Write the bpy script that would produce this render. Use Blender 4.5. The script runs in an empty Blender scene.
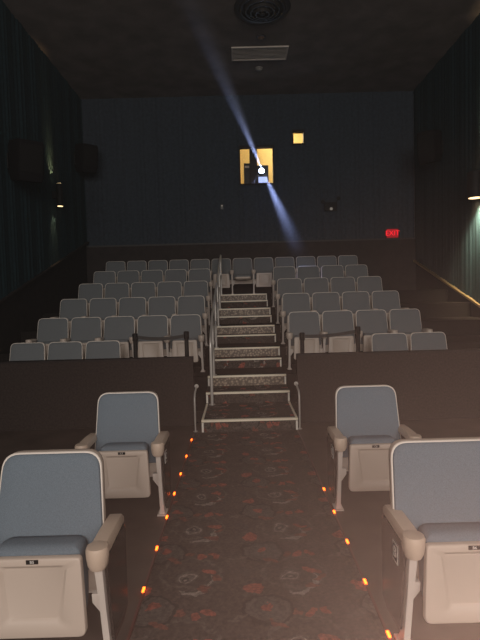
import bpy, bmesh, math, random
from mathutils import Vector, Matrix
random.seed(7)
SC = bpy.context.scene
COL = SC.collection
R = math.radians

# ------------------------------------------------------------------ camera
H = 1.72
cam_d = bpy.data.cameras.new('camera'); cam = bpy.data.objects.new('camera', cam_d); COL.objects.link(cam)
cam_d.sensor_fit = 'VERTICAL'; cam_d.sensor_height = 24.0; cam_d.lens = 480.0 / 640.0 * 24.0
cam_d.clip_start = 0.001; cam_d.clip_end = 100
TH, PS, RO = R(2.987), R(0.16), R(1.5)
cam.matrix_world = (Matrix.Translation((0, 0, H)) @ Matrix.Rotation(-PS, 4, 'Z') @
                    Matrix.Rotation(math.pi / 2 - TH, 4, 'X') @ Matrix.Rotation(-RO, 4, 'Z'))
SC.camera = cam

# ------------------------------------------------------------------ view, haze, lights
SC.view_settings.view_transform = 'Standard'; SC.view_settings.look = 'None'
SC.view_settings.gamma = 1.0; SC.view_settings.use_curve_mapping = False
SC.view_settings.exposure = 0.0
HAZE = 0.003  # thin haze added so flash and projector light show in the air
w = bpy.data.worlds.new('world'); SC.world = w; w.use_nodes = True
wn = w.node_tree; wn.nodes.clear()
wo = wn.nodes.new('ShaderNodeOutputWorld'); wb = wn.nodes.new('ShaderNodeBackground')
wb.inputs['Color'].default_value = (0, 0, 0, 1); wb.inputs['Strength'].default_value = 0
wv = wn.nodes.new('ShaderNodeVolumeScatter')
wv.inputs['Color'].default_value = (1, 0.96, 0.94, 1); wv.inputs['Density'].default_value = HAZE
wv.inputs['Anisotropy'].default_value = 0.0
wn.links.new(wb.outputs[0], wo.inputs['Surface']); wn.links.new(wv.outputs[0], wo.inputs['Volume'])

def aim(o, target):
    d = Vector(target) - o.location
    o.rotation_euler = d.to_track_quat('-Z', 'Y').to_euler()

def light(name, typ, loc, power, color, target=None, **kw):
    d = bpy.data.lights.new(name, typ); d.energy = power; d.color = color
    for k, v in kw.items(): setattr(d, k, v)
    o = bpy.data.objects.new(name, d); COL.objects.link(o); o.location = loc
    if target is not None: aim(o, target)
    return o

# glow of the cinema screen behind the photographer
light('screen_glow', 'AREA', (0.4, -6.5, 4.6), 820, (1.0, 0.93, 0.86), (0.4, 10, 1.8), shape='RECTANGLE', size=10.0, size_y=4.6)
# phone flash, set close to the lens and tinted to add a milky veil
light('phone_flash', 'SPOT', (0.0022, 0.0028, H - 0.0034), 19.0, (1.0, 0.61, 0.47), (0.9, 1.5, H - 1.6), spot_size=R(135), spot_blend=0.5, shadow_soft_size=0.0004)
# spots added for the projector streaks: one up left, one down onto the seats
LENS = Vector((0.790, 14.30, 5.345))
light('added_beam', 'SPOT', LENS + Vector((-0.01, -0.16, 0)), 16000, (0.42, 0.52, 1.0), (-0.354, 5.7, 4.892), spot_size=R(3.2), spot_blend=1.0, shadow_soft_size=0.02)
light('added_streak_spot', 'SPOT', LENS + Vector((0.0, -0.16, 0)), 5500, (0.42, 0.52, 1.0), (1.559, 11.750, 2.628), spot_size=R(11.0), spot_blend=1.0, shadow_soft_size=0.02)
light('booth_lamp', 'POINT', (1.6, 15.3, 6.6), 70, (1.0, 0.82, 0.48), shadow_soft_size=0.12)

# ------------------------------------------------------------------ material helpers
def mat(name, color, rough=0.6, metal=0.0, spec=0.5, emit=None, strength=0.0, noise=None, bump=None, coat=0.0):
    m = bpy.data.materials.new(name); m.use_nodes = True
    nt = m.node_tree; b = nt.nodes['Principled BSDF']
    b.inputs['Base Color'].default_value = (*color, 1); b.inputs['Roughness'].default_value = rough
    b.inputs['Metallic'].default_value = metal; b.inputs['Specular IOR Level'].default_value = spec
    b.inputs['Coat Weight'].default_value = coat
    if emit:
        b.inputs['Emission Color'].default_value = (*emit, 1); b.inputs['Emission Strength'].default_value = strength
    if noise or bump:
        tc = nt.nodes.new('ShaderNodeTexCoord')
        n = nt.nodes.new('ShaderNodeTexNoise'); n.inputs['Scale'].default_value = (noise or bump)[0]
        n.inputs['Detail'].default_value = 4
        nt.links.new(tc.outputs['Object'], n.inputs['Vector'])
        if noise:
            r = nt.nodes.new('ShaderNodeValToRGB'); k = noise[1]
            r.color_ramp.elements[0].position = 0.3; r.color_ramp.elements[1].position = 0.7
            r.color_ramp.elements[0].color = (*[c * (1 - k) for c in color], 1)
            r.color_ramp.elements[1].color = (*[min(1, c * (1 + k)) for c in color], 1)
            nt.links.new(n.outputs['Fac'], r.inputs['Fac']); nt.links.new(r.outputs['Color'], b.inputs['Base Color'])
        if bump:
            n2 = nt.nodes.new('ShaderNodeTexNoise'); n2.inputs['Scale'].default_value = bump[0]
            nt.links.new(tc.outputs['Object'], n2.inputs['Vector'])
            bp = nt.nodes.new('ShaderNodeBump'); bp.inputs['Strength'].default_value = bump[1]
            bp.inputs['Distance'].default_value = 0.004
            nt.links.new(n2.outputs['Fac'], bp.inputs['Height']); nt.links.new(bp.outputs['Normal'], b.inputs['Normal'])
    return m

def N(nt, op, a, b=None, c=None):
    n = nt.nodes.new('ShaderNodeMath'); n.operation = op
    for i, v in enumerate((a, b, c)):
        if v is None: continue
        if isinstance(v, (int, float)): n.inputs[i].default_value = v
        else: nt.links.new(v, n.inputs[i])
    return n.outputs[0]

def carpet_material():
    m = bpy.data.materials.new('patterned_carpet'); m.use_nodes = True
    nt = m.node_tree; b = nt.nodes['Principled BSDF']; L = nt.links.new
    b.inputs['Roughness'].default_value = 0.95; b.inputs['Specular IOR Level'].default_value = 0.1
    tc = nt.nodes.new('ShaderNodeTexCoord')
    dn = nt.nodes.new('ShaderNodeTexNoise'); dn.inputs['Scale'].default_value = 9; dn.inputs['Detail'].default_value = 3
    L(tc.outputs['Object'], dn.inputs['Vector'])
    sb = nt.nodes.new('ShaderNodeVectorMath'); sb.operation = 'SUBTRACT'; sb.inputs[1].default_value = (.5, .5, .5)
    L(dn.outputs['Color'], sb.inputs[0])
    scn = nt.nodes.new('ShaderNodeVectorMath'); scn.operation = 'SCALE'; scn.inputs['Scale'].default_value = 0.11
    L(sb.outputs[0], scn.inputs[0])
    ad = nt.nodes.new('ShaderNodeVectorMath'); ad.operation = 'ADD'
    L(tc.outputs['Object'], ad.inputs[0]); L(scn.outputs[0], ad.inputs[1])
    sp = nt.nodes.new('ShaderNodeSeparateXYZ'); L(ad.outputs[0], sp.inputs[0])
    SY = N(nt, 'ADD', sp.outputs[1], sp.outputs[2])
    PX, PY = 0.635, 0.59
    def cell(cx, cy):
        # offset from the nearest repeat of the motif centre (cx, cy)
        x = N(nt, 'SUBTRACT', sp.outputs[0], cx); y = N(nt, 'SUBTRACT', SY, cy)
        x = N(nt, 'WRAP', x, PX / 2, -PX / 2); y = N(nt, 'WRAP', y, PY / 2, -PY / 2)
        return x, y
    def ell(cx, cy, rx, ry, rot=0.0):
        x, y = cell(cx, cy)
        if rot:
            c, s = math.cos(rot), math.sin(rot)
            x, y = (N(nt, 'ADD', N(nt, 'MULTIPLY', x, c), N(nt, 'MULTIPLY', y, s)),
                    N(nt, 'SUBTRACT', N(nt, 'MULTIPLY', y, c), N(nt, 'MULTIPLY', x, s)))
        x = N(nt, 'DIVIDE', x, rx); y = N(nt, 'DIVIDE', y, ry)
        return N(nt, 'SQRT', N(nt, 'ADD', N(nt, 'MULTIPLY', x, x), N(nt, 'MULTIPLY', y, y)))
    def lt(v, k): return N(nt, 'LESS_THAN', v, k)
    def ring(v, a, bb): return N(nt, 'MULTIPLY', lt(v, bb), N(nt, 'GREATER_THAN', v, a))
    cur = None
    base = nt.nodes.new('ShaderNodeTexNoise'); base.inputs['Scale'].default_value = 60
    L(tc.outputs['Object'], base.inputs['Vector'])
    ramp = nt.nodes.new('ShaderNodeValToRGB')
    ramp.color_ramp.elements[0].color = (0.034, 0.026, 0.023, 1); ramp.color_ramp.elements[1].color = (0.105, 0.082, 0.072, 1)
    L(base.outputs['Fac'], ramp.inputs['Fac']); cur = ramp.outputs['Color']
    def paint(mask, col):
        nonlocal cur
        mx = nt.nodes.new('ShaderNodeMix'); mx.data_type = 'RGBA'
        L(mask, mx.inputs[0]); L(cur, mx.inputs[6]); mx.inputs[7].default_value = (*col, 1); cur = mx.outputs[2]
    grey, pale, red, dk, rust = (.105, .088, .078), (.26, .23, .205), (.29, .085, .062), (.024, .020, .018), (.17, .065, .048)
    mxy = (0.27, 2.85)
    # big round discs with a red centre
    v = ell(0.115, 2.54, .14, .13); paint(lt(v, 1.0), (.088, .077, .070)); paint(ring(v, .86, 1.0), dk); paint(ring(v, .55, .6), (.06, .052, .047))
    v = ell(0.115, 2.56, .035, .03); paint(lt(v, 1), red)
    # swirl behind the rosette
    v = ell(mxy[0] + .03, mxy[1] + .04, .20, .17); paint(ring(v, .9, 1.0), grey); paint(ring(v, .74, .79), (.06, .05, .045))
    # rosette
    v = ell(*mxy, .065, .062); paint(lt(v, 1.0), grey); paint(ring(v, .62, .78), pale); paint(ring(v, .25, .4), dk); paint(lt(v, .18), pale)
    # pale crescent with dots
    o = ell(mxy[0] + .03, mxy[1] - .06, .14, .12); i = ell(mxy[0] + .01, mxy[1] - .035, .14, .12)
    x, y = cell(*mxy)
    cres = N(nt, 'MULTIPLY', N(nt, 'MULTIPLY', lt(o, 1), N(nt, 'GREATER_THAN', i, 1)), N(nt, 'GREATER_THAN', x, -.03))
    paint(cres, pale)
    for dx in (-.09, -.05, -.01, .03):
        paint(lt(ell(mxy[0] + dx, mxy[1] - .10 - abs(dx) * .15, .012, .012), 1), grey)
    # red flames and petals
    for cx, cy, rx, ry, ro, c in ((-.28, 3.08, .035, .03, .6, red), (-.20, 3.10, .045, .022, -.5, red), (-.36, 3.10, .03, .022, .2, rust),
                                  (.04, 2.73, .05, .045, .4, red), (.41, 2.9, .05, .025, -.4, red), (.45, 2.83, .035, .02, .9, rust),
                                  (.40, 2.74, .045, .02, 0, rust), (.02, 2.66, .06, .015, .3, (.07, .06, .055)), (.17, 3.02, .05, .018, -.3, rust),
                                  (.0, 2.90, .03, .05, .3, (.06, .052, .048)), (-.05, 3.06, .06, .02, .4, grey)):
        paint(lt(ell(cx, cy, rx, ry, ro), 1), c)
    # worn pile: break the print up
    wn_ = nt.nodes.new('ShaderNodeTexNoise'); wn_.inputs['Scale'].default_value = 55; wn_.inputs['Detail'].default_value = 5
    L(tc.outputs['Object'], wn_.inputs['Vector'])
    wr = nt.nodes.new('ShaderNodeValToRGB'); wr.color_ramp.elements[0].position = .35; wr.color_ramp.elements[1].position = .65
    wr.color_ramp.elements[0].color = (.45, .45, .45, 1); wr.color_ramp.elements[1].color = (1.25, 1.25, 1.25, 1)
    L(wn_.outputs['Fac'], wr.inputs['Fac'])
    mm = nt.nodes.new('ShaderNodeMix'); mm.data_type = 'RGBA'; mm.blend_type = 'MULTIPLY'; mm.inputs[0].default_value = 1
    L(cur, mm.inputs[6]); L(wr.outputs['Color'], mm.inputs[7]); cur = mm.outputs[2]
    L(cur, b.inputs['Base Color'])
    bp = nt.nodes.new('ShaderNodeBump'); bp.inputs['Strength'].default_value = .4; bp.inputs['Distance'].default_value = .004
    n3 = nt.nodes.new('ShaderNodeTexNoise'); n3.inputs['Scale'].default_value = 250
    L(tc.outputs['Object'], n3.inputs['Vector']); L(n3.outputs['Fac'], bp.inputs['Height']); L(bp.outputs['Normal'], b.inputs['Normal'])
    return m

def stipple_material():
    m = bpy.data.materials.new('pale_stippled_riser'); m.use_nodes = True
    nt = m.node_tree; b = nt.nodes['Principled BSDF']; L = nt.links.new
    tc = nt.nodes.new('ShaderNodeTexCoord'); v = nt.nodes.new('ShaderNodeTexVoronoi'); v.inputs['Scale'].default_value = 26
    L(tc.outputs['Object'], v.inputs['Vector'])
    r = nt.nodes.new('ShaderNodeValToRGB'); r.color_ramp.elements[0].position = .2; r.color_ramp.elements[1].position = .6
    r.color_ramp.elements[0].color = (.40, .31, .23, 1); r.color_ramp.elements[1].color = (.12, .088, .064, 1)  # paler stipple than the carpeted half-step risers
    L(v.outputs['Distance'], r.inputs['Fac']); L(r.outputs['Color'], b.inputs['Base Color'])
    b.inputs['Roughness'].default_value = .5
    return m

def glass_material():
    m = bpy.data.materials.new('port_glass'); m.use_nodes = True
    nt = m.node_tree; nt.nodes.clear()
    o = nt.nodes.new('ShaderNodeOutputMaterial'); mx = nt.nodes.new('ShaderNodeMixShader')
    t = nt.nodes.new('ShaderNodeBsdfTransparent'); g = nt.nodes.new('ShaderNodeBsdfGlossy'); g.inputs['Roughness'].default_value = .02
    mx.inputs[0].default_value = .06
    nt.links.new(t.outputs[0], mx.inputs[1]); nt.links.new(g.outputs[0], mx.inputs[2]); nt.links.new(mx.outputs[0], o.inputs['Surface'])
    return m

M = dict(
    carpet=carpet_material(), stipple=stipple_material(), glass=glass_material(),
    floor=mat('dark_sealed_floor', (.085, .062, .052), .45, spec=.3, noise=(3, .25)),
    tierfloor=mat('dark_tier_carpet', (.016, .013, .012), .95, spec=.05, noise=(50, .3)),
    wallcloth=mat('dark_teal_pleated_cloth', (.016, .036, .044), .9, spec=.1, noise=(14, .2)),
    backcloth=mat('dark_slate_pleated_cloth', (.040, .050, .064), .9, spec=.1, noise=(14, .2)),
    wainscot=mat('dark_maroon_panel', (.027, .020, .019), .7, spec=.2, noise=(6, .2)),
    ceiling=mat('black_ceiling', (.20, .17, .16), .9, spec=.1, noise=(2, .2)),
    halfwall=mat('dark_brown_carpeted_wall', (.040, .030, .027), .95, spec=.05, noise=(40, .25)),
    fabric=mat('blue_grey_seat_fabric', (.150, .185, .220), .9, spec=.15, noise=(180, .12), bump=(600, .3)),
    oldfabric=mat('grey_seat_fabric', (.150, .160, .168), .9, spec=.15, noise=(180, .12), bump=(600, .3)),
    plastic=mat('beige_plastic', (.52, .43, .365), .42, spec=.45),
    rim=mat('pale_rim_plastic', (.74, .67, .60), .4, spec=.5),
    armplastic=mat('tan_arm_plastic', (.55, .43, .34), .45, spec=.45),
    whitepaint=mat('off_white_painted_steel', (.60, .53, .48), .4, spec=.5),
    blackpanel=mat('glossy_black_laminate', (.030, .022, .020), .16, spec=.5),
    blackmetal=mat('black_painted_metal', (.008, .008, .008), .6, spec=.2),
    blackbox=mat('black_speaker_vinyl', (.006, .005, .006), .8, spec=.1),
    grille=mat('dark_grey_grille_cloth', (.010, .009, .009), .9, spec=.1),
    chrome=mat('brushed_steel_tube', (.62, .58, .54), .38, metal=.45),
    nosing=mat('worn_aluminium_nosing', (.92, .83, .66), .4, metal=.0),
    strip=mat('white_edge_strip', (.85, .80, .72), .5),
    belt=mat('woven_dark_belt', (.028, .024, .022), .7),
    white=mat('white_paint', (.75, .72, .68), .6),
    detector=mat('yellowed_grey_plastic', (.26, .24, .22), .6),
    bulb=mat('unlit_amber_bulb', (.22, .13, .08), .25),
    vent=mat('pale_grey_grille', (.62, .54, .47), .6),
    ventdark=mat('dark_diffuser_metal', (.030, .026, .025), .4),
    gold=mat('brass_cap_trim', (.42, .30, .15), .4, metal=.6),
    ledge=mat('dark_ledge', (.035, .032, .032), .6),
    booth=mat('yellow_booth_paint', (.85, .70, .40), .9, spec=.1),
    projbody=mat('projector_grey', (.035, .04, .06), .5),
    rack=mat('black_rack_metal', (.02, .018, .02), .5),
    lens=mat('projector_lens_light', (0, 0, 0), .3, emit=(.65, .8, 1.0), strength=40),
    screenblue=mat('projector_panel_light', (0, 0, 0), .3, emit=(.45, .55, 1.0), strength=1.3),
    exit=mat('exit_letters_red', (.2, .01, .01), .4, emit=(1.0, .012, .03), strength=1.1),
    exitface=mat('exit_face_red', (.1, .0, .0), .4, emit=(1.0, .0, .02), strength=.25),
    amber=mat('amber_lamp', (.2, .05, .01), .4, emit=(1.0, .11, .008), strength=7.0),
    channel=mat('red_tinted_light_channel', (.10, .025, .02), .3),
    warm=mat('warm_lamp', (.2, .2, .2), .4, emit=(1.0, .72, .36), strength=2.5),
    dimlamp=mat('dim_lamp', (.2, .2, .2), .4, emit=(1.0, .85, .7), strength=.12),
)

# ------------------------------------------------------------------ mesh helpers
def link(name, me, parent=None, loc=None):
    o = bpy.data.objects.new(name, me); COL.objects.link(o)
    if parent is not None: o.parent = parent
    if loc is not None: o.location = loc
    return o

def finish(name, bm, m, parent=None, smooth=False, bevel=0.0, loc=None, segs=2):
    bmesh.ops.recalc_face_normals(bm, faces=bm.faces)
    me = bpy.data.meshes.new(name)
    if bevel > 0:
        es = [e for e in bm.edges if len(e.link_faces) == 2 and e.calc_face_angle(0) > R(28)]
        bmesh.ops.bevel(bm, geom=es, offset=bevel, segments=segs, profile=.7, affect='EDGES', clamp_overlap=True)
    bm.to_mesh(me); bm.free()
    for p in me.polygons: p.use_smooth = smooth
    if smooth:
        try: me.set_sharp_from_angle(angle=R(38))
        except Exception: pass
    me.materials.append(m)
    return link(name, me, parent, loc)

def box(bm, x0, x1, y0, y1, z0, z1):
    vs = [bm.verts.new(p) for p in ((x0, y0, z0), (x1, y0, z0), (x1, y1, z0), (x0, y1, z0), (x0, y0, z1), (x1, y0, z1), (x1, y1, z1), (x0, y1, z1))]
    for f in ((0, 3, 2, 1), (4, 5, 6, 7), (0, 1, 5, 4), (1, 2, 6, 5), (2, 3, 7, 6), (3, 0, 4, 7)): bm.faces.new([vs[i] for i in f])
    return vs

def boxo(name, m, ext, parent=None, bevel=0.0, smooth=False):
    bm = bmesh.new(); box(bm, *ext); return finish(name, bm, m, parent, bevel=bevel, smooth=smooth or bevel > 0)

def loft(bm, rings, cap0=True, cap1=True):
    vr = [[bm.verts.new(p) for p in r] for r in rings]
    n = len(vr[0])
    for a, b in zip(vr, vr[1:]):
        for i in range(n): bm.faces.new((a[i], a[(i + 1) % n], b[(i + 1) % n], b[i]))
    if cap0: bm.faces.new(vr[0])
    if cap1: bm.faces.new(list(reversed(vr[-1])))
    return vr

def lathe(bm, prof, c, n=20, axis='Z'):
    rings = []
    for r, z in prof:
        rg = []
        for i in range(n):
            a = 2 * math.pi * i / n; p = (r * math.cos(a), r * math.sin(a), z)
            if axis == 'Y': p = (p[0], p[2], p[1])
            if axis == 'X': p = (p[2], p[0], p[1])
            rg.append((p[0] + c[0], p[1] + c[1], p[2] + c[2]))
        rings.append(rg)
    loft(bm, rings)

def tube(bm, pts, r, n=10):
    pts = [Vector(p) for p in pts]; rings = []
    up = Vector((0, 0, 1))
    prev = None
    for i, p in enumerate(pts):
        d = (pts[min(i + 1, len(pts) - 1)] - pts[max(i - 1, 0)]).normalized()
        if prev is None:
            a = d.cross(up if abs(d.z) < .9 else Vector((1, 0, 0))).normalized()
        else:
            a = (prev - d * prev.dot(d)).normalized()
        prev = a; b = d.cross(a)
        rings.append([tuple(p + a * r * math.cos(2 * math.pi * k / n) + b * r * math.sin(2 * math.pi * k / n)) for k in range(n)])
    loft(bm, rings)

def arc_path(a, corner, b, rad, n=6):
    """a -> rounded corner -> b"""
    a, c, b = Vector(a), Vector(corner), Vector(b)
    p0 = c + (a - c).normalized() * rad; p1 = c + (b - c).normalized() * rad
    out = [a]
    for i in range(n + 1):
        t = i / n; out.append(p0 * (1 - t) ** 2 + c * 2 * t * (1 - t) + p1 * t * t)
    return out + [b]

def text(name, s, m, parent, size, loc, rot, depth=0.0008):
    cu = bpy.data.curves.new(name, 'FONT'); cu.body = s; cu.size = size; cu.align_x = 'CENTER'; cu.align_y = 'CENTER'; cu.extrude = depth
    t = bpy.data.objects.new(name + '_tmp', cu); COL.objects.link(t)
    me = bpy.data.meshes.new_from_object(t.evaluated_get(bpy.context.evaluated_depsgraph_get()))
    bpy.data.objects.remove(t)
    me.name = name; me.materials.clear(); me.materials.append(m)
    o = link(name, me, parent, loc); o.rotation_euler = rot
    return o

def thing(name, label, cat, loc=(0, 0, 0), rz=0.0, group=None):
    o = bpy.data.objects.new(name, None); COL.objects.link(o); o.location = loc; o.rotation_euler = (0, 0, rz)
    o.empty_display_size = .1
    tag(o, label, cat, group); return o

def tag(o, label, cat, group=None):
    o['label'] = label; o['category'] = cat
    if group: o['group'] = group
    return o

def structure(o): o['kind'] = 'structure'; return o

def dup_tree(src, loc, label, group):
    c = src.copy(); COL.objects.link(c); c.location = loc
    c['label'] = label; c['group'] = group
    for ch in src.children:
        d = ch.copy(); COL.objects.link(d); d.parent = c
        for g in ch.children:
            e = g.copy(); COL.objects.link(e); e.parent = d
    return c

# ------------------------------------------------------------------ room shell
XL, XR, YB, YF, ZC = -4.33, 5.16, 14.0, -7.0, 7.4
TIER_Z = [0.16, 0.476, 0.790, 1.105, 1.420, 1.735]
EDGE = [6.42, 7.37, 8.42, 9.52, 10.62, 11.82]
SX0, SX1 = -0.50, 0.71          # stairs from left to right

def pleats(name, p0, dirv, nrm, length, zspan, holes, m, seed, amp=.03, t0=0.0, step=.03):
    """wall of vertical cloth folds; zspan(t) -> (z0, z1); holes: (t0, t1, z0, z1)"""
    rnd = random.Random(seed); ph = [rnd.uniform(0, 6.28) for _ in range(5)]
    def disp(t):
        u = t + .05 * math.sin(t * 2.3 + ph[0]) + .03 * math.sin(t * 5.1 + ph[1])
        return amp * (.55 * abs(math.sin(u * 21 + ph[2])) + .3 * math.sin(u * 9.5 + ph[3]) + .15 * math.sin(u * 53 + ph[4]))
    ts = [t0 + i * step for i in range(int((length - t0) / step) + 1)]
    ts += [h[i] for h in holes for i in (0, 1)] + [length]
    ts = sorted(set(round(t, 4) for t in ts))
    bm = bmesh.new(); cache = {}
    def V(t, z):
        k = (round(t, 4), round(z, 4))
        if k not in cache:
            p = Vector(p0) + Vector(dirv) * t + Vector(nrm) * disp(t); cache[k] = bm.verts.new((p.x, p.y, z))
        return cache[k]
    for a, b in zip(ts, ts[1:]):
        hs = sorted(((h[2], h[3]) for h in holes if h[0] <= a + 1e-6 and h[1] >= b - 1e-6))
        (za0, za1), (zb0, zb1) = zspan(a), zspan(b)
        lo = (za0, zb0)
        for h0, h1 in hs:
            bm.faces.new((V(a, lo[0]), V(b, lo[1]), V(b, h0), V(a, h0))); lo = (h1, h1)
        bm.faces.new((V(a, lo[0]), V(b, lo[1]), V(b, zb1), V(a, za1)))
    return finish(name, bm, m, smooth=True)

structure(boxo('floor', M['floor'], (XL - .3, XR + .3, YF, YB + .2, -.2, 0)))
FLOOR = bpy.data.objects['floor']
carpet = boxo('aisle_carpet', M['carpet'], (-.585, .695, -1.5, 5.946, 0.0, .008), FLOOR)
carpet['label'] = 'dark aisle carpet with grey rosettes and red flames'
for k in range(6):
    y0 = EDGE[k]; y1 = EDGE[k + 1] if k < 5 else YB
    if k == 0:
        boxo('tier', M['tierfloor'], (XL, SX0, y0, y1, 0, TIER_Z[k]), FLOOR)
        boxo('tier', M['tierfloor'], (SX1, XR, y0, y1, 0, TIER_Z[k]), FLOOR)
    else:
        boxo('tier', M['tierfloor'], (XL, XR, y0, y1, 0, TIER_Z[k]), FLOOR)

structure(boxo('ceiling', M['ceiling'], (XL - .3, XR + .3, YF, YB + .2, ZC, ZC + .2)))

def zl(y): return max(.35, 1.706 + .309 * (y - 8.752))
def zr(y): return max(.35, 1.35 + .326 * (y - 10.231))
structure(pleats('wall_left', (XL, YF, 0), (0, 1, 0), (1, 0, 0), YB - YF, lambda t: (zl(YF + t), ZC), [], M['wallcloth'], 1))
structure(pleats('wall_right', (XR, YF, 0), (0, 1, 0), (-1, 0, 0), YB - YF, lambda t: (zr(YF + t), ZC), [], M['wallcloth'], 2))
PORT = (0.165, 1.10, 4.90, 5.92); SMALL = (1.70, 1.985, 6.0, 6.33)
holes = [(PORT[0] - XL, PORT[1] - XL, PORT[2], PORT[3]), (SMALL[0] - XL, SMALL[1] - XL, SMALL[2], SMALL[3])]
structure(pleats('wall_back', (XL, YB, 0), (1, 0, 0), (0, -1, 0), XR - XL, lambda t: (3.2, ZC), holes, M['backcloth'], 3))

def side_wainscot(name, x0, x1, zf, capm, capx):
    bm = bmesh.new(); ys = [YF, 4.4, YB] if name.endswith('left') else [YF, 7.1, YB]
    secs = []
    for y in ys: secs.append([(x0, y, 0), (x1, y, 0), (x1, y, zf(y)), (x0, y, zf(y))])
    loft(bm, secs); o = structure(finish(name, bm, M['wainscot']))
    bm = bmesh.new(); secs = []
    for y in ys[1:]: secs.append([(capx[0], y, zf(y) + .001), (capx[1], y, zf(y) + .001), (capx[1], y, zf(y) + .045), (capx[0], y, zf(y) + .045)])
    loft(bm, secs); finish('cap_trim', bm, capm, o)
side_wainscot('baseboard_left', XL - .1, XL + .0, zl, M['wainscot'], (XL - .02, XL + .075))
side_wainscot('baseboard_right', XR - .0, XR + .1, zr, M['gold'], (XR - .075, XR + .02))
b = structure(boxo('baseboard_back', M['wainscot'], (XL, XR, YB - .09, YB + .05, TIER_Z[5], 3.2)))
boxo('ledge', M['ledge'], (XL, XR, YB - .11, YB + .05, 3.201, 3.24), b)

# low dark walls either side of the stairs, in front of the raised seats
for nm, x0, x1 in (('wall_low_left', XL, -.62), ('wall_low_right', .76, XR)):
    o = structure(boxo(nm, M['halfwall'], (x0, x1, 6.30, 6.418, 0, .895)))
    boxo('cap', M['wainscot'], (x0, x1, 6.29, 6.43, .896, .915), o, bevel=.004)

# ------------------------------------------------------------------ staircase
st = thing('aisle_stairs', 'carpeted centre aisle stairs with pale metal nosings climbing between the seat blocks', 'stairs', (0, 0, 0))
def nosing(parent, y, z, x0=SX0, x1=SX1):
    bm = bmesh.new()
    pr = [(y - .012, z - .022), (y - .012, z + .004), (y + .035, z + .004), (y + .035, z + .0005), (y - .002, z + .0005), (y - .002, z - .022)]
    loft(bm, [[(x, a, c) for a, c in pr] for x in (x0, x1)])
    return finish('nosing', bm, M['nosing'], parent)
def vstrip(parent, x, y, z0, z1): boxo('edge_strip', M['strip'], (x - .012, x + .012, y - .008, y - .001, z0, z1), parent)
# bottom landing
s = boxo('landing_step', M['carpet'], (SX0, SX1, 5.95, 7.366, 0, TIER_Z[0]), st)
nosing(s, 5.95, TIER_Z[0])
for x in (SX0 + .014, SX1 - .014):
    boxo('edge_strip', M['nosing'], (x - .014, x + .014, 5.99, 6.85, TIER_Z[0] + .0005, TIER_Z[0] + .006), s)
    vstrip(s, x, 5.95, .01, TIER_Z[0] - .03)
for k in range(1, 6):
    zb, zt, ye = TIER_Z[k - 1], TIER_Z[k], EDGE[k]
    zm = (zb + zt) / 2; yh = ye - (.49 if k == 1 else .30)
    hs = boxo('half_step', M['carpet'], (SX0, SX1, yh, ye - .014, zb + .0005, zm), st)
    nosing(hs, yh, zm)
    for x in (SX0 + .014, SX1 - .014): vstrip(hs, x, yh, zb + .01, zm - .03)
    rp = boxo('riser_panel', M['stipple'], (SX0, SX1, ye - .010, ye - .002, zm + .002, zt - .004), st)
    nosing(rp, ye - .002, zt + .0005)
    for x in (SX0 + .014, SX1 - .014): vstrip(rp, x, ye - .012, zm + .01, zt - .03)

# handrail on the left side of the stairs
hr = thing('stair_handrail', 'steel tube handrail on posts along left side of the aisle stairs', 'handrail', (0, 0, 0))
HX = -.41
rail_pts = []
posts = [(6.80, TIER_Z[0])] + [(EDGE[k] + .10, TIER_Z[k]) for k in range(1, 6)]
bm = bmesh.new(); pts = []
p_top = [(HX, y, z + .92) for y, z in posts]
path = [(HX, 6.80, TIER_Z[0] + .55)] + p_top
full = arc_path((HX, 6.80, TIER_Z[0] + .7), p_top[0], p_top[1], .10)[:-1] + p_top[1:-1] + arc_path(p_top[-2], (HX, 12.2, p_top[-1][2] + .09), (HX, 12.2, TIER_Z[5] + .5), .1)[1:]
tube(bm, full, .021); finish('top_rail', bm, M['chrome'], hr, smooth=True)
for i, (y, z) in enumerate(posts):
    bm = bmesh.new(); top = .9 if i else .72
    lathe(bm, [(.045, z + .001), (.045, z + .010), (.021, z + .012), (.021, z + top)], (HX, y, 0), 12)
    finish('post', bm, M['chrome'], hr, smooth=True)
bm = bmesh.new(); mid = [(HX, y, z + .48) for y, z in posts]
tube(bm, mid, .015); finish('mid_rail', bm, M['chrome'], hr, smooth=True)

# small bent grab rails at the foot of the stairs
for sx, x, lab in ((-1, -.585, 'short bent grab rail at foot of stairs, beside left low wall'), (1, .742, 'short bent grab rail at foot of stairs, beside right low wall')):
    g = thing('grab_rail', lab, 'grab rail', (x, 6.02, 0), group='grab rails at the foot of the stairs')
    bm = bmesh.new(); tube(bm, arc_path((0, 0, .012), (0, 0, .47), (-sx * .005, .262, .53), .10), .011)
    finish('rail', bm, M['chrome'], g, smooth=True)
    bm = bmesh.new(); lathe(bm, [(.028, 0), (.028, .008), (.012, .012)], (0, 0, 0), 12); finish('floor_flange', bm, M['chrome'], g, smooth=True)
    bm = bmesh.new(); lathe(bm, [(.028, 0), (.028, .007)], (-sx * .005, .27, .53), 12, 'Y'); finish('wall_flange', bm, M['chrome'], g, smooth=True)

# ------------------------------------------------------------------ aisle lights
for x, ys, lab in ((-.597, [5.63, 5.05, 4.54, 4.08, 3.64, 3.18, 2.72], 'floor light strip with amber lamps along the left edge of the aisle carpet'),
                   (.704, [5.55, 5.07, 4.58, 4.09, 3.65, 3.20, 2.74, 2.30], 'floor light strip with amber lamps along the right edge of the aisle carpet')):
    t = thing('aisle_light_strip', lab, 'light strip', (x, 0, 0), group='aisle floor light strips')
    boxo('channel', M['channel'], (-.008, .008, 1.6, 5.9, .0005, .012), t, bevel=.003)
    for y in ys[:] if x < 0 else ys[3:]:
        bm = bmesh.new(); box(bm, -.0075, .0075, y - .022, y + .022, .0125, .021); finish('lamp', bm, M['amber'], t, bevel=.003, smooth=True)

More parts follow.
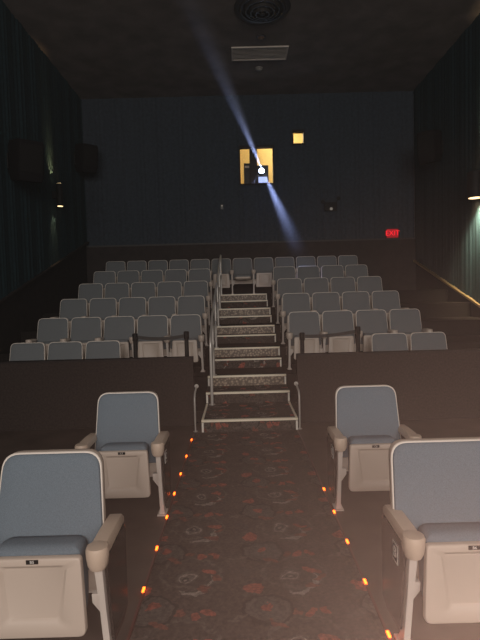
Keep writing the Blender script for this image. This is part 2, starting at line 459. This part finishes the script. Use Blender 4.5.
# ------------------------------------------------------------------ seats
PITCH = .56
def outline(hb, ht, z0, z1, rb, rt, n=6):
    """rounded trapezoid as (x, z) points, counter-clockwise"""
    c = [(-hb, z0, rb), (hb, z0, rb), (ht, z1, rt), (-ht, z1, rt)]; out = []
    for i in range(4):
        p = Vector(c[i][:2]); a = Vector(c[i - 1][:2]); b = Vector(c[(i + 1) % 4][:2]); r = c[i][2]
        p0 = p + (a - p).normalized() * r; p1 = p + (b - p).normalized() * r
        for k in range(n + 1):
            t = k / n; q = p0 * (1 - t) ** 2 + p * 2 * t * (1 - t) + p1 * t * t; out.append((q.x, q.y))
    return out
def back_y(z): return .105 + (z - .36) * .21
def make_back(t, hb, ht, fab, rc=.085):
    def rg(ins, off, z0=.33):
        return [(x, back_y(z) + off, z) for x, z in outline(hb - ins, ht - ins, z0 + ins, .935 - ins, max(.015, .04 - ins), rc - ins * .6)]
    bm = bmesh.new()
    loft(bm, [rg(.02, .055, .27), rg(.004, .045, .27), rg(.0, .030, .27), rg(.0, -.008, .27), rg(.002, -.011, .27), rg(.009, -.008, .27)])
    finish('back_shell', bm, M['plastic'], t, smooth=True)
    bm = bmesh.new()
    loft(bm, [rg(.0065, -.0095, .37), rg(.0065, -.016, .37), rg(.012, -.026, .37), rg(.035, -.033, .37), rg(.08, -.038, .37)])
    finish('back_cushion', bm, fab, t, smooth=True)
    bm = bmesh.new()
    rr = [rg(-.001, -.006, .27), rg(-.002, -.012, .27), rg(.001, -.0165, .27), rg(.006, -.0165, .27), rg(.0085, -.011, .27), rg(.0085, -.006, .27)]
    loft(bm, rr + [rr[0]], False, False); bmesh.ops.remove_doubles(bm, verts=bm.verts, dist=1e-6)
    finish('rim', bm, M['rim'], t, smooth=True)

def seat_folded(t, fab, k=1.0):
    def y(z): return -.075 - (.53 - z) * .09
    def O(i, off):
        return [(x, y(z) + off, z) for x, z in outline(.218 * k - i, .198 * k - i, .172 + i, .53 - i, .035, .022, 5)]
    def REC(i, off):
        return [(x, y(z) + off, z) for x, z in outline(.118 * k - i, .142 * k - i, .238 + i, .497 - i, .018, .02, 5)]
    bm = bmesh.new()
    loft(bm, [O(.006, .035), O(0, .03), O(0, .008), O(.003, .002), O(.008, 0), REC(0, .002), REC(.016, .017)], cap1=True)
    finish('seat_pan', bm, M['plastic'], t, smooth=True)
    bm = bmesh.new()
    def C(i, yy): return [(x, y(z) + yy + (z - .35) * .0, z) for x, z in outline(.19 * k - i, .188 * k - i, .20 + i, .560 - i, .05, .05)]
    loft(bm, [C(.030, .036), C(.006, .055), C(.0, .08), C(.002, .14), C(.008, .17), C(.02, .183)])
    finish('seat_cushion', bm, fab, t, smooth=True)

def seat_down(t, fab):
    bm = bmesh.new()
    def O(i, z): return [(x, yy, z) for x, yy in outline(.2 - i, .21 - i, -.36 + i, .04 - i, .05, .03)]
    loft(bm, [O(.03, .37), O(.0, .40), O(.0, .43), O(.008, .435)])
    finish('seat_pan', bm, M['plastic'], t, smooth=True)
    bm = bmesh.new()
    def C(i, z): return [(x, yy, z) for x, yy in outline(.19 - i, .195 - i, -.34 + i, .05 - i, .05, .03)]
    loft(bm, [C(.0, .436), C(.0, .48), C(.03, .50)])
    finish('seat_cushion', bm, fab, t, smooth=True)

def make_standard(t, x, panel=None, arm_mat='armplastic', rear=.20):
    # slanted post with foot plate
    bm = bmesh.new()
    def sec(y, z, hx, hy): return [(x - hx, y - hy, z), (x + hx, y - hy, z), (x + hx, y + hy, z), (x - hx, y + hy, z)]
    loft(bm, [sec(.0, .012, .024, .04), sec(-.004, .05, .016, .03), sec(-.06, .30, .015, .025), sec(-.105, .53, .019, .03)])
    bm2 = box(bm, x - .035, x + .035, -.06, .06, .0005, .012)
    finish('post', bm, M['whitepaint'], t, bevel=.003, smooth=True)
    # armrest with rounded cup front
    bm = bmesh.new(); secs = []
    for yy, hw, z0, z1 in ((-.13, .040, .545, .605), (-.06, .044, .550, .612), (rear * .4, .044, .555, .612), (rear, .042, .556, .606), (rear + .015, .036, .560, .600)):
        secs.append([(x + a * hw, yy, (z0 + z1) / 2 + c * (z1 - z0) / 2) for a, c in ((-.7, -1), (.7, -1), (1, -.5), (1, .4), (.72, 1), (-.72, 1), (-1, .4), (-1, -.5))])
    loft(bm, secs)
    lathe(bm, [(.022, .505), (.036, .510), (.046, .53), (.051, .565), (.052, .598), (.047, .611), (.02, .615)], (x, -.125, 0), 20)
    finish('armrest', bm, M[arm_mat], t, smooth=True)
    # hinge bracket
    if panel is not None:
        s = panel                      # +1: aisle on +x side of the post, so the panel goes there and the seat lies at -x
        bm = bmesh.new(); xs = x + s * .021
        o = [(-.10, .10), (.16, .07), (.24, .10), (.25, .50), (.22, .545), (-.085, .545), (-.115, .50)]
        o = [(-.035, .12), (-.02, .09), (.16, .07), (.24, .10), (.25, .50), (.22, .545), (-.085, .545), (-.10, .50)]
        loft(bm, [[(xs, a, c) for a, c in o], [(xs + s * .014, a, c) for a, c in o]])
        finish('end_panel', bm, M['blackpanel'], t, bevel=.002)
def bracket(t, x, side):
    bm = bmesh.new()
    o = [(x + side * .016, -.045, .34), (x + side * .016, -.02, .21), (x + side * .065, -.03, .285), (x + side * .062, -.045, .335)]
    loft(bm, [o, [(a, b + .035, c) for a, b, c in o]])
    finish('hinge_bracket', bm, M['whitepaint'], t, bevel=.003, smooth=True)

def number_plate(t, s):
    p = boxo('number_plate', M['blackmetal'], (-.028, .028, -.0795, -.0762, .507, .526), t)
    text('number', s, M['white'], p, .019, (0, -.0797, .5165), (R(90), 0, 0))
def row_plate(t, x, s, ch):
    xs = x + s * .0362
    p = boxo('row_plate', M['white'], (min(xs, xs + s * .002), max(xs, xs + s * .002), -.02, .055, .405, .50), t)
    bm = bmesh.new(); xx = xs + s * .0022
    box(bm, min(xx, xx + s * .001), max(xx, xx + s * .001), -.012, .047, .413, .492); finish('row_plate_face', bm, M['blackpanel'], p)
    text('row_letter', ch, M['white'], p, .075, (xs + s * .0035, .0175, .453), (R(90), 0, R(90) * s))

def near_seat(x, y, side, num, row, label, hb, ht, post, k):
    """side: +1 when the aisle is on the +x side"""
    t = thing('cinema_seat', label, 'seat', (x, y, 0), group='single tip-up seats beside the aisle carpet')
    make_back(t, hb, ht, M['fabric']); seat_folded(t, M['fabric'], k)
    for sx in (-1, 1):
        make_standard(t, sx * post, side if sx == side else None); bracket(t, sx * post, -sx)
    number_plate(t, num)
    if row: row_plate(t, side * post, side, row)
    return t
near_seat(-.980, 2.23, 1, 'B5', None, 'beige-shelled blue tip-up seat with plate B5, large at left of the aisle carpet', .290, .252, .318, 1.12)
near_seat(1.070, 2.25, -1, 'B6', 'B', 'beige-shelled blue tip-up seat with plate B6, large at right of the aisle carpet', .318, .296, .302, 1.12)
near_seat(-.935, 3.745, 1, 'C5', 'C', 'smaller blue tip-up seat left of the carpet, in front of the left low wall', .275, .247, .290, 1.0)
near_seat(1.040, 3.750, -1, 'C6', 'C', 'smaller blue tip-up seat right of the carpet, in front of the right low wall', .275, .247, .285, 1.0)

ORD = ['first', 'second', 'third', 'fourth', 'fifth', 'sixth', 'seventh', 'eighth', 'ninth', 'tenth', 'eleventh', 'twelfth']
FOOT = [6.86, 7.85, 8.90, 10.00, 11.10, 12.30]
ROWN = ['lowest', 'second', 'third', 'fourth', 'fifth', 'topmost']
GRP = 'tip-up seats in the raised rows'
protos = {}
def row_seat(kind, loc, label):
    """kind: (own left standard, own right standard, panel side, seat down, pitch)"""
    if kind in protos: return dup_tree(protos[kind], loc, label, GRP)
    l, r, pan, down, pitch = kind
    t = thing('cinema_seat', label, 'seat', loc, group=GRP)
    k = pitch / .56
    make_back(t, .273 * k, .250 * k, M['oldfabric'], .075)
    (seat_down if down else seat_folded)(t, M['oldfabric'])
    if l: make_standard(t, -pitch / 2, -1 if pan == -1 else None, 'plastic', .085); bracket(t, -pitch / 2, 1)
    if r: make_standard(t, pitch / 2, 1 if pan == 1 else None, 'plastic', .085); bracket(t, pitch / 2, -1)
    protos[kind] = t
    return t
for k in range(5):
    y, z = FOOT[k], TIER_Z[k] + .0005
    if k == 0:
        left = [(-3.40 + (i + .5) * .556, .556, 2 - i) for i in range(3)]; right = [(1.93 + (i + .5) * .575, .575, i) for i in range(2)]
    else:
        left = [(-3.39 + (i + .5) * .556, .556, 4 - i) for i in range(5)]; right = [(.815 + (i + .5) * .565, .565, i) for i in range(4)]
    for x, p, n in left:
        lab = f'grey tip-up cinema seat, {ORD[n]} from the stairs in {ROWN[k]} raised row, left block'
        if k == 0: lab = f'grey tip-up seat rising behind left low wall, {ORD[n]} left of the belt stanchions'
        row_seat((True, n == 0, 1 if n == 0 else 0, False, p), (x, y, z), lab)
    for x, p, n in right:
        lab = f'grey tip-up cinema seat, {ORD[n]} from the stairs in {ROWN[k]} raised row, right block'
        if k == 0: lab = f'grey tip-up seat rising behind right low wall, {ORD[n]} right of the belt stanchions'
        row_seat((n == 0, True, -1 if n == 0 else 0, False, p), (x, y, z), lab)
for i in range(12):
    p = .547; x = -3.42 + (i + .5) * p
    lab = f'grey tip-up cinema seat, {ORD[i]} from left end of the unbroken topmost row'
    if i == 6: lab = 'grey cinema seat with its seat folded down, at the head of the stairs'
    row_seat((True, i == 11, 1 if i == 11 else 0, i == 6, p), (x, FOOT[5], TIER_Z[5] + .0005), lab)

# ------------------------------------------------------------------ belt stanchions
def stanchion(x, y, z, h, label, belt_to=None):
    t = thing('belt_stanchion', label, 'stanchion', (x, y, z), group='black belt stanchions behind the low walls')
    bm = bmesh.new(); lathe(bm, [(.12, 0.0005), (.12, .012), (.03, .03)], (0, 0, 0), 20); finish('base', bm, M['blackmetal'], t, smooth=True)
    bm = bmesh.new(); lathe(bm, [(.03, .031), (.03, h - .11)], (0, 0, 0), 14); finish('post', bm, M['blackmetal'], t, smooth=True)
    bm = bmesh.new(); lathe(bm, [(.033, h - .109), (.038, h - .10), (.038, h - .01), (.030, h)], (0, 0, 0), 14); finish('belt_head', bm, M['blackmetal'], t, smooth=True)
    if belt_to:
        bx, bz, sag = belt_to; bm = bmesh.new(); n = 14; secs = []
        for i in range(n + 1):
            u = i / n; xx = .040 + (bx - .080) * u; zz = h - .055 + bz * u - sag * 4 * u * (1 - u)
            secs.append([(xx, -.003, zz - .024), (xx, .003, zz - .024), (xx, .003, zz + .024), (xx, -.003, zz + .024)])
        loft(bm, secs); finish('belt', bm, M['belt'], t)
    return t
stanchion(-1.46, 6.72, TIER_Z[0], 1.06, 'black stanchion post with belt behind left low wall, farther from the stairs', (.72, .0, .03))
stanchion(-.74, 6.72, TIER_Z[0], 1.07, 'black stanchion post behind left low wall, nearer to the stairs')
stanchion(.885, 6.72, TIER_Z[0], 1.01, 'black stanchion post with belt behind right low wall, nearer to the stairs', (.785, .05, .02))
stanchion(1.67, 6.72, TIER_Z[0], 1.075, 'black stanchion post behind right low wall, farther from the stairs')

# ------------------------------------------------------------------ wall speakers and sconces
def speaker(loc, size, rz, tilt, side, label):
    """a wedge-shaped surround speaker hung on a side wall"""
    t = thing('wall_speaker', label, 'speaker', loc, group='surround speakers on the side walls')
    w_, d_, h_ = size
    bm = bmesh.new()
    o = [(-w_ / 2, d_ * .5), (w_ / 2, d_ * .5), (w_ * .42, -d_ * .35), (w_ * .36, -d_ * .5), (-w_ * .36, -d_ * .5), (-w_ * .42, -d_ * .35)]
    loft(bm, [[(x * .86, y * .9 - .02, -h_ / 2) for x, y in o], [(x, y, -h_ * .3) for x, y in o], [(x, y, h_ * .42) for x, y in o], [(x * .92, y * .92, h_ / 2) for x, y in o]])
    rot = Matrix.Rotation(rz, 4, 'Z') @ Matrix.Rotation(tilt, 4, 'X')
    bmesh.ops.transform(bm, matrix=rot, verts=bm.verts)
    finish('cabinet', bm, M['blackbox'], t, bevel=.012, smooth=True)
    bm = bmesh.new(); box(bm, -w_ * .33, w_ * .33, -d_ * .5 - .018, -d_ * .5 - .001, -h_ * .28, h_ * .40)
    bmesh.ops.transform(bm, matrix=rot, verts=bm.verts)
    finish('grille', bm, M['grille'], t, bevel=.008, smooth=True)
    bm = bmesh.new(); wx = side * .46
    box(bm, min(0, wx), max(0, wx), -.04, .04, -.05, .05); box(bm, wx - .02 if wx > 0 else wx, wx if wx > 0 else wx + .02, -.12, .12, -.14, .14)
    me_o = finish('bracket', bm, M['blackmetal'], t)
    return t
speaker((-3.93, 9.30, 4.36), (.60, .46, .74), R(38), R(10), -1 * .75, 'large black surround speaker on left wall, nearer than the wall sconce')
speaker((-3.97, 13.20, 5.50), (.55, .42, .72), R(38), R(10), -1 * .70, 'dim black surround speaker on left wall near the back corner')
speaker((4.80, 12.05, 5.24), (.55, .42, .74), R(-38), R(10), .70, 'dim black surround speaker high on the right wall')

def sconce(x, y, z, side, r, h, label):
    t = thing('wall_sconce', label, 'wall lamp', (x, y, z), group='cylindrical wall sconces')
    bm = bmesh.new(); n = 20
    lathe(bm, [(r * .86, -h / 2 + .02), (r * .9, -h / 2), (r, -h / 2), (r, h / 2), (r * .9, h / 2), (r * .86, h / 2 - .02)], (0, 0, 0), n)
    finish('cylinder_body', bm, M['blackmetal'], t, smooth=True)
    for s in (-1, 1):
        bm = bmesh.new(); zz = s * (h / 2 + .001)
        lathe(bm, [(r * .82, zz), (r * .82, zz + s * .004)], (0, 0, 0), n)
        finish('lamp_lens', bm, M['warm'], t)
    bm = bmesh.new(); a = side * r * .9; bx = side * (abs((XL if side < 0 else XR) - x) - .01)
    box(bm, min(a, bx), max(a, bx), -.05, .05, -.08, .08); finish('wall_mount', bm, M['blackmetal'], t)
    return t
sconce(-4.15, 11.50, 4.19, -1, .075, .52, 'slim black up-and-down cylinder sconce on the left wall')
light('sconce_left_up', 'SPOT', (-4.15, 11.50, 4.46), 75, (1, .62, .26), (-4.40, 11.42, 5.1), spot_size=R(44), spot_blend=.6, shadow_soft_size=.04)
light('sconce_left_down', 'SPOT', (-4.15, 11.50, 3.92), 22, (1, .72, .38), (-4.40, 11.45, 3.2), spot_size=R(44), spot_blend=.6, shadow_soft_size=.04)
sconce(4.93, 9.98, 3.85, 1, .15, .52, 'wide black cylinder sconce lighting the folds of the right wall')
light('sconce_right_up', 'SPOT', (4.93, 9.98, 4.13), 160, (1, .74, .40), (5.22, 9.92, 4.9), spot_size=R(48), spot_blend=.8, shadow_soft_size=.06)
light('sconce_right_down', 'SPOT', (4.98, 10.02, 3.57), 800, (1, .80, .50), (5.30, 10.22, 2.85), spot_size=R(92), spot_blend=.9, shadow_soft_size=.06)

# ------------------------------------------------------------------ back wall: ports, booth, exit sign, small fittings
def window(n, ext):
    x0, x1, z0, z1 = ext; f = .035
    bm = bmesh.new()
    for a in ((x0 - f, x1 + f, z1, z1 + f + .02), (x0 - f, x1 + f, z0 - f, z0), (x0 - f, x0, z0, z1), (x1, x1 + f, z0, z1)):
        box(bm, a[0], a[1], YB - .07, YB + .12, a[2], a[3])
    o = structure(finish(f'window_{n}', bm, M['wainscot']))
    boxo('pane', M['glass'], (x0, x1, YB + .02, YB + .026, z0, z1), o)
    return o
window(1, PORT); window(2, SMALL)
# the booth behind
BX = (-.6, 3.0, YB + .22, YB + 2.4, 3.9, 7.3)
bm = bmesh.new(); x0, x1, y0, y1, z0, z1 = BX
vs = [bm.verts.new(p) for p in ((x0, y0, z0), (x1, y0, z0), (x1, y1, z0), (x0, y1, z0), (x0, y0, z1), (x1, y0, z1), (x1, y1, z1), (x0, y1, z1))]
for f in ((0, 1, 2, 3), (4, 7, 6, 5), (1, 5, 6, 2), (2, 6, 7, 3), (3, 7, 4, 0)): bm.faces.new([vs[i] for i in f])
structure(finish('wall_booth', bm, M['booth']))
structure(boxo('trim_1', M['wainscot'], (.44, .66, YB + .24, YB + .30, 3.91, 7.29)))
pr = thing('film_projector', 'dark cinema projector with bright lens behind the booth window', 'projector', (.80, YB + .75, 3.901))
boxo('body', M['projbody'], (-.30, .20, -.30, .60, 1.05, 1.645), pr, bevel=.02)
bm = bmesh.new(); lathe(bm, [(.085, -.44), (.10, -.44), (.10, -.301)], (-.01, 0, 1.445), 20, 'Y'); finish('lens_barrel', bm, M['blackmetal'], pr, smooth=True)
bm = bmesh.new(); lathe(bm, [(.075, -.4415), (.075, -.4475)], (-.01, 0, 1.445), 20, 'Y'); finish('lens', bm, M['lens'], pr)
boxo('status_panel', M['screenblue'], (-.10, .16, -.310, -.301, 1.13, 1.30), pr)
boxo('pedestal', M['rack'], (-.25, .15, -.2, .5, .001, 1.049), pr)
rk = thing('equipment_rack', 'dark equipment rack at left inside the lit booth window', 'rack', (.33, YB + .62, 3.901))
boxo('cabinet', M['rack'], (-.055, .125, -.22, .25, 0, 1.70), rk, bevel=.01)
boxo('display', M['vent'], (-.03, .10, -.226, -.2205, 1.56, 1.62), rk)

ex = thing('exit_sign', 'small red lit EXIT sign on the back wall at right', 'exit sign', (4.475, YB - .115, 3.37))
boxo('housing', M['blackmetal'], (-.175, .175, -.03, .07, -.135, .135), ex, bevel=.006)
boxo('face', M['exitface'], (-.165, .165, -.035, -.0305, -.125, .125), ex)
text('lettering', 'EXIT', M['exit'], ex, .20, (0, -.0375, 0), (R(90), 0, 0), .002)

em = thing('emergency_light', 'black box with two small lamp heads on the back wall right of the booth window', 'emergency light', (2.73, YB - .08, 4.18))
boxo('box', M['blackmetal'], (-.19, .17, -.06, .04, -.12, .12), em, bevel=.01)
for x, z in ((-.24, .13), (.21, .22)):
    bm = bmesh.new(); lathe(bm, [(.035, .03), (.055, -.05), (.048, -.055)], (x, -.02, z), 14, 'Y'); hd = finish('lamp_head', bm, M['blackmetal'], em, smooth=True)
    bm = bmesh.new(); tube(bm, [(x * .72, -.01, .10), (x * .95, -.01, z - .02)], .012, 8); finish('head_arm', bm, M['blackmetal'], hd)
bm = bmesh.new(); lathe(bm, [(.045, -.066), (.035, -.075)], (0, 0, -.07), 12, 'Y'); finish('indicator', bm, M['dimlamp'], em, smooth=True)
sm = thing('wall_sensor', 'tiny pale sensor on the back wall below the booth window', 'sensor', (-.395, YB - .05, 4.27))
boxo('box', M['ventdark'], (-.04, .04, -.02, .02, -.08, .06), sm, bevel=.008)
bm = bmesh.new(); lathe(bm, [(.025, -.021), (.018, -.04)], (0, 0, .02), 12, 'Y'); finish('lens_dot', bm, M['dimlamp'], sm, smooth=True)

# ------------------------------------------------------------------ ceiling fittings
t = thing('ceiling_diffuser', 'large round dark air diffuser with concentric rings on the ceiling', 'vent', (.63, 9.80, ZC))
bm = bmesh.new(); lathe(bm, [(.56, -.001), (.56, -.02), (.50, -.03)], (0, 0, 0), 40); finish('flange', bm, M['ventdark'], t, smooth=True)
for i, r in enumerate((.44, .34, .24, .14)):
    bm = bmesh.new(); z = -.035 - .03 * i; n = 40
    rings = []
    for rr, zz in ((r + .035, z + .012), (r, z - .03), (r - .02, z - .03), (r + .01, z + .012)):
        rings.append([(rr * math.cos(2 * math.pi * k / n), rr * math.sin(2 * math.pi * k / n), zz) for k in range(n)])
    rings.append(rings[0]); loft(bm, rings, False, False)
    bmesh.ops.remove_doubles(bm, verts=bm.verts, dist=1e-5)
    finish('cone_ring', bm, M['ventdark'], t, smooth=True)
bm = bmesh.new(); lathe(bm, [(.06, -.03), (.06, -.15), (.03, -.165)], (0, 0, 0), 20); finish('centre_cap', bm, M['ventdark'], t, smooth=True)
t = thing('ceiling_downlight', 'small recessed ceiling lamp between round diffuser and rectangular grille', 'ceiling lamp', (.66, 10.92, ZC))
bm = bmesh.new(); lathe(bm, [(.11, -.001), (.11, -.015), (.08, -.022)], (0, 0, 0), 20); finish('trim_ring', bm, M['ventdark'], t, smooth=True)
bm = bmesh.new(); lathe(bm, [(.075, -.0225), (.06, -.035), (.02, -.042)], (0, 0, 0), 20); finish('bulb', bm, M['bulb'], t, smooth=True)
t = thing('ceiling_grille', 'long pale rectangular return grille on the ceiling', 'vent', (.655, 11.62, ZC))
bm = bmesh.new(); X, Y = .66, .31
for a in ((-X, X, -Y, -Y + .04), (-X, X, Y - .04, Y), (-X, -X + .04, -Y + .04, Y - .04), (X - .04, X, -Y + .04, Y - .04)): box(bm, *a, -.03, -.001)
finish('frame', bm, M['vent'], t)
for i in range(9):
    y = -Y + .07 + i * .06; bm = bmesh.new()
    vs = [(-X + .04, y - .029, -.022), (-X + .04, y + .026, -.008), (-X + .04, y + .027, -.012), (-X + .04, y - .027, -.026)]
    loft(bm, [vs, [(X - .04, b_, c) for a, b_, c in vs]]); finish('slat', bm, M['vent'], t)
t = thing('smoke_detector', 'small round pale smoke detector on the ceiling beyond the grille', 'smoke detector', (.68, 12.37, ZC))
bm = bmesh.new(); lathe(bm, [(.10, -.001), (.10, -.025), (.085, -.035)], (0, 0, 0), 20); finish('base', bm, M['detector'], t, smooth=True)
bm = bmesh.new(); lathe(bm, [(.07, -.0355), (.06, -.06), (.03, -.068)], (0, 0, 0), 20); finish('dome', bm, M['detector'], t, smooth=True)

# ------------------------------------------------------------------ cones of denser haze added so the projector streaks show
def haze_cone(name, label, a, b, r0, r1, dens, m_name, fade):
    a, b = Vector(a), Vector(b); L_ = (b - a).length
    m = bpy.data.materials.new(m_name); m.use_nodes = True; nt = m.node_tree; nt.nodes.clear()
    o = nt.nodes.new('ShaderNodeOutputMaterial'); v = nt.nodes.new('ShaderNodeVolumeScatter')
    v.inputs['Color'].default_value = (.9, .93, 1, 1)
    tc = nt.nodes.new('ShaderNodeTexCoord'); sp = nt.nodes.new('ShaderNodeSeparateXYZ'); nt.links.new(tc.outputs['Object'], sp.inputs[0])
    t = N(nt, 'DIVIDE', sp.outputs[2], -L_)
    rad = N(nt, 'SQRT', N(nt, 'ADD', N(nt, 'MULTIPLY', sp.outputs[0], sp.outputs[0]), N(nt, 'MULTIPLY', sp.outputs[1], sp.outputs[1])))
    q = N(nt, 'DIVIDE', rad, N(nt, 'ADD', r0, N(nt, 'MULTIPLY', t, r1 - r0)))
    edge = N(nt, 'MAXIMUM', N(nt, 'SUBTRACT', 1.0, q), 0.0)
    edge = N(nt, 'POWER', edge, 1.5)
    end = N(nt, 'POWER', N(nt, 'MAXIMUM', N(nt, 'SUBTRACT', 1.0, t), 0.0), fade)
    nt.links.new(N(nt, 'MULTIPLY', N(nt, 'MULTIPLY', edge, end), dens), v.inputs['Density'])
    nt.links.new(v.outputs[0], o.inputs['Volume'])
    bm = bmesh.new(); n = 16
    loft(bm, [[(r * math.cos(2 * math.pi * k / n), r * math.sin(2 * math.pi * k / n), z) for k in range(n)] for r, z in ((r0, 0), (r1, -L_))])
    ob = finish(name, bm, m); ob.location = a; aim(ob, b); tag(ob, label, 'light beam')
    return ob
B0 = LENS + Vector((0, -.36, 0))
d1 = (Vector((-.354, 5.7, 4.892)) - B0); d2 = (Vector((1.559, 11.750, 2.628)) - B0)
haze_cone('added_beam', 'blue-white projector streak in an added haze cone, slanting up left from the booth window', B0, B0 + d1 * 1.15, .06, .20, 1.2, 'added_haze', 1.2)
haze_cone('added_beam', 'blue-white lens streak as an added haze cone from the booth window to the right seats', B0, B0 + d2 * 1.0, .08, .34, 1.2, 'added_haze', 1.5)  # haze put in to imitate the lower lens smear
